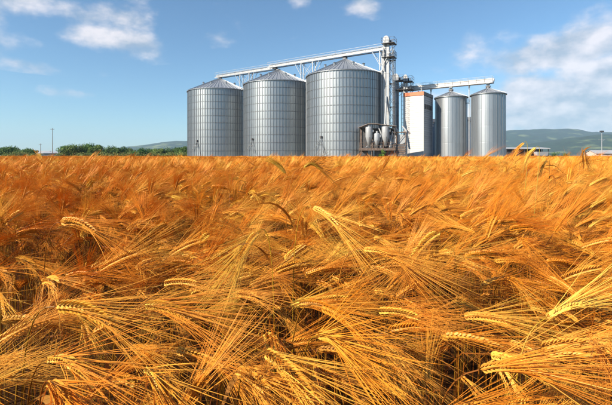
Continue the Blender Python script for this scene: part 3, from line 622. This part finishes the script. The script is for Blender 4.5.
for i, (px, top, wpx, lab) in enumerate([(553, 151.5, 14, 'dark bush right of the open shed'), (566, 152.5, 12, 'low bush between the open shed and the low barn'), (590, 152.3, 12, 'low bush left of the low barn')]):
    tree(px, top, 200, wpx * 1.2, M_FOL[0], lab, 'bush', 'bushes at the right field edge', 70 + i, low=.02, n=500)

# ------------------------------------------------------------------ barley
EARCURVE = .25
def frames(pts):
    """tangent and two steady side vectors along a polyline"""
    P_ = [Vector(p) for p in pts]; out = []; up = None
    for i in range(len(P_)):
        T = (P_[min(i + 1, len(P_) - 1)] - P_[max(i - 1, 0)]).normalized()
        if up is None: up = T.orthogonal().normalized()
        up = (up - T * up.dot(T)).normalized(); out.append((P_[i], T, up, T.cross(up)))
    return out
def tube_path(mb, pts, r0, r1, n, mi, tint):
    fr = frames(pts); vs = []; k = len(fr)
    for i, (p, T, a, b) in enumerate(fr):
        r = r0 + (r1 - r0) * i / (k - 1)
        for j in range(n):
            an = 2 * PI * j / n; vs.append(p + a * (r * math.cos(an)) + b * (r * math.sin(an)))
    fs = [(i * n + j, i * n + (j + 1) % n, (i + 1) * n + (j + 1) % n, (i + 1) * n + j) for i in range(k - 1) for j in range(n)]
    mb.add(vs, fs, mi, tint)
def default_path(rg, H, theta_e, L=.092, lean=.06):
    """stalk from the ground, bending over at the neck towards +x; returns stalk points and ear points"""
    n = 16; pts = [Vector((0, 0, 0))]; th = lean * rg.uniform(-.6, 1.4); wob = rg.uniform(-.05, .05); s = H * 1.02 / n
    p = Vector((0, 0, 0)); y = rg.uniform(-.04, .04)
    for i in range(n):
        u = (i + 1) / n; k = max(0, (u - .80) / .20); a = th + (theta_e * .72 - th) * k ** 1.6 + .05 * math.sin(u * 5 + wob * 40)
        p = p + Vector((math.sin(a), y * u, math.cos(a))).normalized() * s; pts.append(p.copy())
    ear = [p.copy()]; m = 7
    for i in range(m):
        a = theta_e * (.72 + .28 * (i + 1) / m) + rg.uniform(-.02, .02); p = p + Vector((math.sin(a), 0, math.cos(a))) * (L / m); ear.append(p.copy())
    return pts, ear
def plant(seed, H=.86, theta_e=1.6, L=.092, awn=.15, lod=0, path=None, thick=1.0, spread=1.0, leaves=1, tint=None):
    """four meshes-to-be: stalk, ear, awns, leaf.  lod 0 near, 1 middle, 2 far"""
    rg = random.Random(seed); tn = rg.uniform(-.5, .5) if tint is None else tint
    if path is None: st, ear = default_path(rg, H, theta_e, L)
    else: st, ear = path
    A, B, Cc, D_ = MB(), MB(), MB(), MB()
    if lod == 0: tube_path(A, st, .0017, .0010, 5, 0, tn)
    elif lod == 1: tube_path(A, st[::3] + [st[-1]], .0018, .0012, 3, 0, tn)
    else: tube_path(A, [st[4], st[-3], st[-1]], .003, .002, 3, 0, tn)
    fr = frames(ear); Le = sum((ear[i + 1] - ear[i]).length for i in range(len(ear) - 1))
    # steady side vectors for the ear: B across, N up
    def at(u):
        x = u * (len(fr) - 1); i = min(int(x), len(fr) - 2); f = x - i; return fr[i][0].lerp(fr[i + 1][0], f), fr[i][1].lerp(fr[i + 1][1], f).normalized()
    fat = rg.uniform(.8, 1.15); roll = rg.uniform(-.9, .9); T0 = fr[3][1]; side = T0.cross(Vector((0, 0, 1)))
    side = side.normalized() if side.length > .05 else Vector((0, 1, 0)); nn = side.cross(T0).normalized()
    side, nn = side * math.cos(roll) + nn * math.sin(roll), nn * math.cos(roll) - side * math.sin(roll)
    nodes = {0: 28, 1: 14, 2: 5}[lod]; per = {0: 2, 1: 1, 2: 1}[lod]
    for i in range(nodes):
        u = .02 + .95 * i / (nodes - 1); p, T = at(u); s = 1 if i % 2 else -1
        k = 1.0 if u < .75 else 1 - (u - .75) * 1.6
        for g_ in range(per):
            o = (g_ - (per - 1) / 2) * 2 if per > 1 else rg.uniform(-1, 1) * .6
            outw = (side * s + nn * o * .55).normalized()
            gl = .0145 * k * rg.uniform(.86, 1.12) * (Le / .092); gw = .0027 * k * fat * rg.uniform(.8, 1.1) * (Le / .092)
            if lod == 1: gl *= 1.35; gw *= 1.5
            g0 = p + outw * .0020; ax = (T * 1.0 + outw * .44).normalized(); sd_ = ax.cross(outw).normalized(); g1 = g0 + ax * gl
            if lod < 2:
                vs = [g0]; 
                for (q, wv) in ((.33, 1.0), (.68, .85)):
                    c = g0 + ax * gl * q + outw * gw * .5
                    vs += [c + outw * gw * wv, c + sd_ * gw * wv, c - outw * gw * wv * .6, c - sd_ * gw * wv]
                vs.append(g1)
                B.add(vs, [(0, 2, 1), (0, 3, 2), (0, 4, 3), (0, 1, 4), (1, 2, 6, 5), (2, 3, 7, 6), (3, 4, 8, 7), (4, 1, 5, 8), (5, 6, 9), (6, 7, 9), (7, 8, 9), (8, 5, 9)] if lod == 0 else [(0, 2, 1), (0, 4, 2), (0, 1, 4), (1, 2, 9), (2, 4, 9), (4, 1, 9)], 1, tn + rg.uniform(-.25, .25))
            # awn
            na = 1 if lod < 2 else 4
            for q in range(na):
                al = awn * (rg.uniform(.72, 1.08) if rg.random() > .07 else rg.uniform(.15, .6))
                d = (T + outw * rg.uniform(.05, .34) * spread + side * rg.gauss(0, .05) * spread + nn * rg.gauss(0, .07) * spread).normalized()
                bend = (outw * rg.uniform(-.08, .24) * spread + Vector((0, 0, -1)) * rg.uniform(-.03, .12) + Vector((rg.gauss(0, .04), rg.gauss(0, .04), 0)))
                w0 = {0: .00050, 1: .0010, 2: .0026}[lod] * thick; seg = {0: 4, 1: 2, 2: 1}[lod]
                a_ = d.orthogonal().normalized(); b_ = d.cross(a_); vs = []; base = g1 if lod < 2 else p
                for j in range(seg):
                    f = j / seg; c = base + d * al * f + bend * al * f * f * .5; ww = w0 * (1 - .62 * f)
                    for an in (0, 2.094, 4.189): vs.append(c + a_ * ww * math.cos(an) + b_ * ww * math.sin(an))
                vs.append(base + d * al + bend * al * .5)
                fs = []
                for j in range(seg - 1):
                    for e in range(3): fs.append((j * 3 + e, j * 3 + (e + 1) % 3, j * 3 + 3 + (e + 1) % 3, j * 3 + 3 + e))
                o2 = (seg - 1) * 3; fs += [(o2, o2 + 1, o2 + 3), (o2 + 1, o2 + 2, o2 + 3), (o2 + 2, o2, o2 + 3)]
                Cc.add(vs, fs, 2, tn + rg.uniform(-.35, .35))
    if lod == 2:
        # far ears: a spindle
        p0, T = at(0); p1, _ = at(1); mid = p0.lerp(p1, .4); sd2 = side * .007; n2 = nn * .007
        B.add([p0, mid + sd2, mid + n2, mid - sd2, mid - n2, p1], [(0, 2, 1), (0, 3, 2), (0, 4, 3), (0, 1, 4), (5, 1, 2), (5, 2, 3), (5, 3, 4), (5, 4, 1)], 1, tn)
    # dry strap leaves
    if lod < 2:
        for q in range(1):
            i0 = rg.randrange(4, 12); p = Vector(st[i0]); a = rg.uniform(0, 2 * PI); ln = rg.uniform(.10, .24); ns = 7 if lod == 0 else 3; vs = []; w_ = rg.uniform(.003, .006)
            d = Vector((math.cos(a), math.sin(a), 0)); sdv = Vector((-d.y, d.x, 0)); tw = rg.uniform(-2.5, 2.5); droop = rg.uniform(.6, 1.9)
            for j in range(ns + 1):
                f = j / ns; e = 1.2 - droop * 1.6 * f; 
                if j: p = p + (d * math.cos(e) + Vector((0, 0, math.sin(e)))) * (ln / ns)
                ww = w_ * math.sin(PI * (.12 + .86 * f)); s_ = sdv * math.cos(tw * f) + Vector((0, 0, 1)) * math.sin(tw * f); vs += [p - s_ * ww, p + s_ * ww]
            D_.add(vs, [(2 * j, 2 * j + 1, 2 * j + 3, 2 * j + 2) for j in range(ns)], 3, tn - .2)
    return A, B, Cc, D_
def tinted(mbs, name, mats, smooth=False):
    m = MB()
    for b in mbs:
        o = len(m.v); m.v += b.v; m.f += [tuple(i + o for i in f) for f in b.f]; m.m += b.m; m.t += b.t
    me = bpy.data.meshes.new(name); me.from_pydata(m.v, [], m.f)
    for x in mats: me.materials.append(x)
    if len(mats) > 1: me.polygons.foreach_set('material_index', m.m)
    if smooth: me.polygons.foreach_set('use_smooth', [True] * len(m.f))
    at = me.attributes.new('tint', 'FLOAT', 'POINT'); at.data.foreach_set('value', np.array(m.t, dtype=np.float32))
    return me
HTS = [.86] * 14
THE = [1.5, 1.7, 1.95, 1.3, 2.2, 1.55, 1.05, 1.85, 2.3, 1.6, 1.25, 2.05, 1.75, .7]
variants = [plant(100 + i, HTS[i], THE[i], .082 + .009 * (i % 4), .145 + .013 * (i % 4), spread=.8 + .12 * (i % 4)) for i in range(14)]
PARTS = [(tinted([v[0]], 'stalk', [M_STALK]), tinted([v[1]], 'ear', [M_GRAIN]), tinted([v[2]], 'awns', [M_AWN]), tinted([v[3]], 'leaf', [M_LEAF])) for v in variants]

def canopy(x, y):
    """height factor of the crop: swells, hollows, and a slow rise"""
    a = mnoise.noise(Vector((x * .9, y * .9, 3.1))); b = mnoise.noise(Vector((x * .28, y * .28, 7.7))); c = mnoise.noise(Vector((x * 2.6, y * 2.6, 1.3)))
    return 1.0 + .07 * a + .06 * b + .085 * c
def nod(x, y, rg):
    """which way ears nod: mostly away from the wind, in swirls"""
    b = mnoise.noise(Vector((x * .5 + 4, y * .5, 11.0))) * 1.7 - .25
    return b + rg.gauss(0, .65) if rg.random() < .86 else rg.uniform(0, 2 * PI)
def inview(x, y, mx=.12, k=.765): return abs(x) < k * max(y, 0) + mx
# --- positions of the near crop
rg = random.Random(3); near = []
y = -1.3
cell = 1 / math.sqrt(235)
ny = int((6.2 + 1.3) / cell)
for j in range(ny):
    yy = -1.3 + j * cell
    xm = .765 * max(yy, 0) + 1.1; nx = int(2 * xm / cell)
    for i in range(nx):
        x = -xm + i * cell + rg.uniform(-.5, .5) * cell; y = yy + rg.uniform(-.5, .5) * cell
        if math.hypot(x, y) < .34: continue                     # where the photographer stands
        hole = mnoise.noise(Vector((x * 2.1 + 9, y * 2.1, 5.5)))
        if rg.random() > (.68 if y < 2.0 else .62) * (1 if hole > -.22 else .5): continue
        near.append((x, y, canopy(x, y) * rg.uniform(.93, 1.06), nod(x, y, rg), rg.randrange(14)))
# stop plants just before the lens
near = [(x, y, min(s, .98) if math.hypot(x, y) < 1.0 else s, a, v) for (x, y, s, a, v) in near]
SIGHT = [(55, 306, .66), (100, 322, .65), (143, 305, .68), (180, 315, .67), (49, 360, .56), (75, 370, .53), (50, 382, .5), (146, 369, .53), (160, 392, .49), (320, 306, .68), (360, 333, .65), (317, 337, .6), (264, 352, .58), (305, 392, .53), (350, 372, .6), (546, 318, .7), (590, 306, .72), (592, 341, .56), (479, 370, .55), (530, 372, .52), (546, 357, .6), (600, 365, .57), (312, 207, 1.05), (338, 228, 1.0), (362, 249, .92), (400, 262, .88), (440, 232, 1.0), (410, 262, .96), (258, 232, 1.0), (60, 222, 1.1), (95, 232, 1.05), (130, 325, .62), (160, 335, .6)]
def clear(q):
    x, y, s_, a, v = q
    for (cx_, cy_, D) in SIGHT:
        if y < D + .07 and abs(x + .05 * math.cos(a) - (cx_ - 306) / F * y) < .085:
            zr = EYE + (HOR - cy_) / F * max(y, .2); s_ = min(s_, max(.62, (zr - .055) / .86))
    return (x, y, s_, a, v)
near = [clear(q) for q in near]
near = [(x, y, s_, a, rg.choice((1, 2, 4, 5, 7, 8, 9, 11, 12, 0)) if math.hypot(x, y) < 1.15 and THE[v] < 1.5 and rg.random() < .85 else v) for (x, y, s_, a, v) in near]
near = [(x, y, rg.uniform(1.07, 1.17) if y > 2.4 and rg.random() < (.05 if x > .25 * y else .03) else s_, a, v) for (x, y, s_, a, v) in near]
hero_c = sorted([q for q in near if inview(q[0], q[1], .05) and q[1] > .1], key=lambda q: math.hypot(q[0], q[1]))
NH = 276
heroes = hero_c[:NH]; hs = set(id(q) for q in heroes); rest_near = [q for q in near if id(q) not in hs]

GH = 'ripe barley plants of the near crop'
def hero(parts, loc, rz, sc, label, group=GH, mats=None):
    t = thing('barley_plant', label, 'barley plant', loc, rz, group); t.scale = (sc, sc, sc)
    link('stalk', parts[0], t); e = link('ear', parts[1], t); link('leaf', parts[3], t)
    a = link('awns', parts[2], e); a['kind'] = 'stuff'
    return t
for (x, y, s, a, v) in heroes:
    sx = x / max(y, .2); c_, s_ = math.cos(a), math.sin(a)
    where = 'at the left' if sx < -.28 else ('at the right' if sx > .28 else 'in the middle')
    row = 'near edge' if math.hypot(x, y) < .9 else 'second strip'
    way = 'right' if c_ > .7 else 'left' if c_ < -.7 else 'away' if s_ > 0 else 'forward'
    how = 'steep' if THE[v] < 1.3 else 'level' if THE[v] < 1.8 else 'drooping'
    hero(PARTS[v], (x, y, 0), a, s, 'golden barley plant, %s bristled ear nodding %s, %s of the crop %s' % (how, way, row, where))

# --- ears that the photograph shows singly
def bez(p0, p1, p2, p3, n):
    out = []
    for i in range(n + 1):
        t_ = i / n; out.append(p0 * (1 - t_) ** 3 + p1 * 3 * t_ * (1 - t_) ** 2 + p2 * 3 * t_ * t_ * (1 - t_) + p3 * t_ ** 3)
    return out
def special(a, b, label, base=None, sag=.10, awn=.17, thick=1.0, spread=1.0, seed=1, mats=None, droop=.0, neckup=.04, tint=.4):
    """a, b: neck and ear tip in space; the stalk climbs from the soil and bends into the ear"""
    A_, B_ = Vector(a), Vector(b); d = (B_ - A_).normalized(); flat = Vector((d.x, d.y, 0)); 
    if base is None: base = Vector((A_.x, A_.y, 0)) - (flat.normalized() if flat.length > .05 else Vector((0, 0, 0))) * .06
    else: base = Vector(base)
    top = A_ - d * .045 + Vector((0, 0, neckup)); o = Vector((base.x, base.y, 0))
    st = bez(base, base.lerp(Vector((base.x, base.y, A_.z)), .7), A_ - d * .10 + Vector((0, 0, -.02 + neckup * .3)), A_, 16)
    Lm = (B_ - A_).length; up = Vector((0, 0, 1)); ear = [A_.lerp(B_, i / 7) + up * math.sin(PI * i / 7) * Lm * sag for i in range(8)]
    st = [p - o for p in st]; ear = [p - o for p in ear]
    pr = plant(900 + seed, path=(st, ear), awn=awn, thick=thick, spread=spread, tint=tint)
    ms = mats or BM
    parts = [tinted([pr[0]], 'stalk', [ms[0]]), tinted([pr[1]], 'ear', [ms[1]]), tinted([pr[2]], 'awns', [ms[2]]), tinted([pr[3]], 'leaf', [ms[3]])]
    return hero(parts, (o.x, o.y, 0), 0, 1, label, 'single barley ears that stand out of the crop')
SP = [((55, 306.5, .66), (112, 325, .64), 'barley ear low on the left, its long pale awns sweeping right'),
      ((143, 305, .68), (188, 318, .66), 'barley ear just right of the big sweeping one, lying level'),
      ((49, 360, .56), (84, 373, .52), 'yellow barley ear under the big sweeping one at the lower left'),
      ((50, 382, .50), (68, 408, .45), 'barley ear pointing down at the lower left corner'),
      ((146, 369, .53), (163, 398, .48), 'hooked barley ear pointing down, second from the lower left corner'),
      ((320, 306, .68), (364, 338, .64), 'plump barley ear slanting down in the middle over a dark gap'),
      ((317, 336, .62), (338, 346, .56), 'barley ear aimed at the viewer below the plump slanting one'),
      ((264, 352, .58), (312, 398, .52), 'barley ear slanting down at the bottom, left of the dark gap'),
      ((546, 318, .70), (592, 306, .72), 'yellow barley ear pointing right and up near the right edge'),
      ((588, 340, .60), (606, 352, .54), 'star shaped barley ear aimed at the viewer near the right edge'),
      ((479, 370, .55), (535, 372, .52), 'barley ear at the lower right with awns fanning right'),
      ((546, 357, .60), (606, 366, .57), 'plump barley ear lying level at the lower right edge'),
      ((312, 207, 1.05), (340, 230, 1.0), 'pale barley ear slanting down below the tall silo, amid the crop'),
      ((362, 249, .92), (402, 262, .88), 'yellow barley ear right of centre, amid the crop'),
      ((440, 232, 1.0), (410, 262, .96), 'yellow barley ear nodding left, right of centre'),
      ((258, 232, 1.0), (238, 262, .95), 'yellow barley ear nodding left in the middle of the crop'),
      ((60, 222, 1.1), (95, 232, 1.05), 'barley ear on the left at mid distance, nodding right')]
for i, (a, b, lab) in enumerate(SP):
    special(P(*a), P(*b), lab, seed=i, awn=.20, thick=1.3, spread=1.15, tint=.5 if 'yellow' in lab or 'pale' in lab else .2, neckup=.01)
DK = [M_STALK, M_DARKEAR, M_STALK, M_LEAF]; GRN = [M_GREENSTEM, M_GRAIN, M_AWN, M_LEAF]
special(P(524, 142.5, 2.3), P(513.5, 158, 2.3), 'tall barley ear bowed left against the open shed', base=(P(516, 0, 2.3).x + .02, 2.3, 0), seed=31, awn=.05, spread=.5, thick=1.6, sag=.12, mats=GRN)
special(P(536, 147.5, 2.0), P(524.5, 164, 2.0), 'second tall barley ear bowed left, below the open shed roof', base=(P(521, 0, 2.0).x + .03, 2.0, 0), seed=32, awn=.06, spread=.5, thick=1.6, sag=.12, mats=GRN)
special(P(547, 160, 2.4), P(541, 172, 2.4), 'small dark barley ear bowed left, right of the two tall ones', base=(P(543, 0, 2.4).x, 2.4, 0), seed=33, awn=.04, mats=DK, spread=.5, thick=1.5)
special(P(286, 174, 1.7), P(273, 162.5, 1.7), 'dark barley ear pointing up and left below the middle silo', seed=34, awn=.05, mats=DK, spread=.5, thick=1.5, neckup=-.02)
special(P(303, 167.5, 1.6), P(320, 169, 1.6), 'dark brown barley ear arching right below the nearest ribbed silo', seed=35, awn=.12, mats=DK, sag=.25, thick=1.4)
special(P(583, 149, 3.2), P(585, 161, 3.2), 'reddish barley ear sticking up before the far hills', seed=36, awn=.12, mats=[M_STALK, M_STALK, M_STALK, M_LEAF], thick=1.8)

# --- middle and far crop: whole plants and small patches of plants
def patch(seed, size, count, lod, thick=1.0):
    rg = random.Random(seed); ms = []
    protos = [plant(seed * 50 + k, .86, rg.choice(THE), .095, .15, lod=lod, thick=thick) for k in range(7)]
    big = MB()
    for k in range(count):
        A = protos[k % 7]; x, y = rg.uniform(-.5, .5) * size, rg.uniform(-.5, .5) * size; a = rg.gauss(-.1, .9); s = rg.gauss(1.0, .045); ca, sa = math.cos(a), math.sin(a); tt = rg.uniform(-.5, .5)
        for b in A:
            o = len(big.v); big.v += [(x + s * (v[0] * ca - v[1] * sa), y + s * (v[0] * sa + v[1] * ca), s * v[2]) for v in b.v]; big.f += [tuple(i + o for i in f) for f in b.f]; big.m += b.m; big.t += [z + tt for z in b.t]
    return tinted([big], 'barley_patch', BM)
lib = bpy.data.collections.new('barley_kinds')       # shapes the crop is sown from; order by name
def addlib(i, me): o = bpy.data.objects.new('kind_%02d' % i, me); lib.objects.link(o)
for i, v in enumerate(variants): addlib(i, tinted(v, 'plant', BM))
for i in range(5): addlib(14 + i, tinted(plant(300 + i, .86, THE[i * 2], .095, .15, lod=1), 'plant', BM))
for i in range(4): addlib(19 + i, patch(400 + i, .55, 34, 1, 1.5))
for i in range(3): addlib(23 + i, patch(500 + i, 1.5, 150, 2, 1.6))
for i in range(2): addlib(26 + i, patch(600 + i, 4.0, 420, 2, 4.0))
pos = []; rot = []; scl = []; idx = []
def put(x, y, a, s, i, z=0): pos.append((x, y, z)); rot.append(a); scl.append(s); idx.append(i)
for (x, y, s, a, v) in rest_near:
    if not inview(x, y, 1.0): continue
    put(x, y, a, s, v if y < 3.6 else (v if rg.random() < .4 else 14 + v % 5))
def sow(y0, y1, cell, i0, n, edge, skip=None, jit=.5):
    y = y0
    while y < y1:
        xm = .765 * y + edge; x = -xm
        while x < xm:
            px_, py_ = x + rg.uniform(-jit, jit) * cell, y + rg.uniform(-jit, jit) * cell
            if not yard(px_, py_): put(px_, py_, rg.choice((0, 0, 0, .6, -.6, 3.0)) + rg.gauss(0, .25), canopy(px_, py_) * rg.uniform(.95, 1.05) * .995, i0 + rg.randrange(n))
            x += cell
        y += cell
sow(6.2, 16, .50, 19, 4, 1.0, jit=.3)
sow(16, 75, 1.35, 23, 3, 3, jit=.3)
for k in range(620):                                   # taller stragglers that break the top line of the crop
    y = rg.uniform(3.5, 18); x = rg.uniform(-.8, .8) * y
    if mnoise.noise(Vector((x * .5, y * .15, 2.2))) > -.12: put(x, y, rg.gauss(-.2, .8), rg.uniform(1.08, 1.26) * (1.04 if x > .2 * y else 1), 14 + rg.randrange(5))
sow(75, 134, 3.6, 26, 2, 6, jit=.3)
me = bpy.data.meshes.new('barley_crop'); me.from_pydata(pos, [], [])
for nm, ty, data in (('rotz', 'FLOAT', rot), ('size', 'FLOAT', scl), ('pick', 'INT', idx)):
    at = me.attributes.new(nm, ty, 'POINT'); at.data.foreach_set('value', np.array(data, dtype=np.float32 if ty == 'FLOAT' else np.int32))
crop = link('barley_crop', me, kind='stuff')
ng = bpy.data.node_groups.new('sow', 'GeometryNodeTree'); ng.interface.new_socket('Geometry', in_out='INPUT', socket_type='NodeSocketGeometry'); ng.interface.new_socket('Geometry', in_out='OUTPUT', socket_type='NodeSocketGeometry')
gi = ng.nodes.new('NodeGroupInput'); go = ng.nodes.new('NodeGroupOutput'); ip = ng.nodes.new('GeometryNodeInstanceOnPoints'); ci = ng.nodes.new('GeometryNodeCollectionInfo')
ci.inputs['Collection'].default_value = lib; ci.inputs['Separate Children'].default_value = True; ci.inputs['Reset Children'].default_value = True
def na(nm, ty): n = ng.nodes.new('GeometryNodeInputNamedAttribute'); n.data_type = ty; n.inputs[0].default_value = nm; return n.outputs[0]
cx = ng.nodes.new('ShaderNodeCombineXYZ'); ng.links.new(na('rotz', 'FLOAT'), cx.inputs[2])
ng.links.new(gi.outputs[0], ip.inputs['Points']); ng.links.new(ci.outputs[0], ip.inputs['Instance']); ip.inputs['Pick Instance'].default_value = True
ng.links.new(na('pick', 'INT'), ip.inputs['Instance Index']); ng.links.new(cx.outputs[0], ip.inputs['Rotation']); ng.links.new(na('size', 'FLOAT'), ip.inputs['Scale']); ng.links.new(ip.outputs[0], go.inputs[0])
md = crop.modifiers.new('sow', 'NODES'); md.node_group = ng
print('barley points', len(pos), 'heroes', len(heroes))
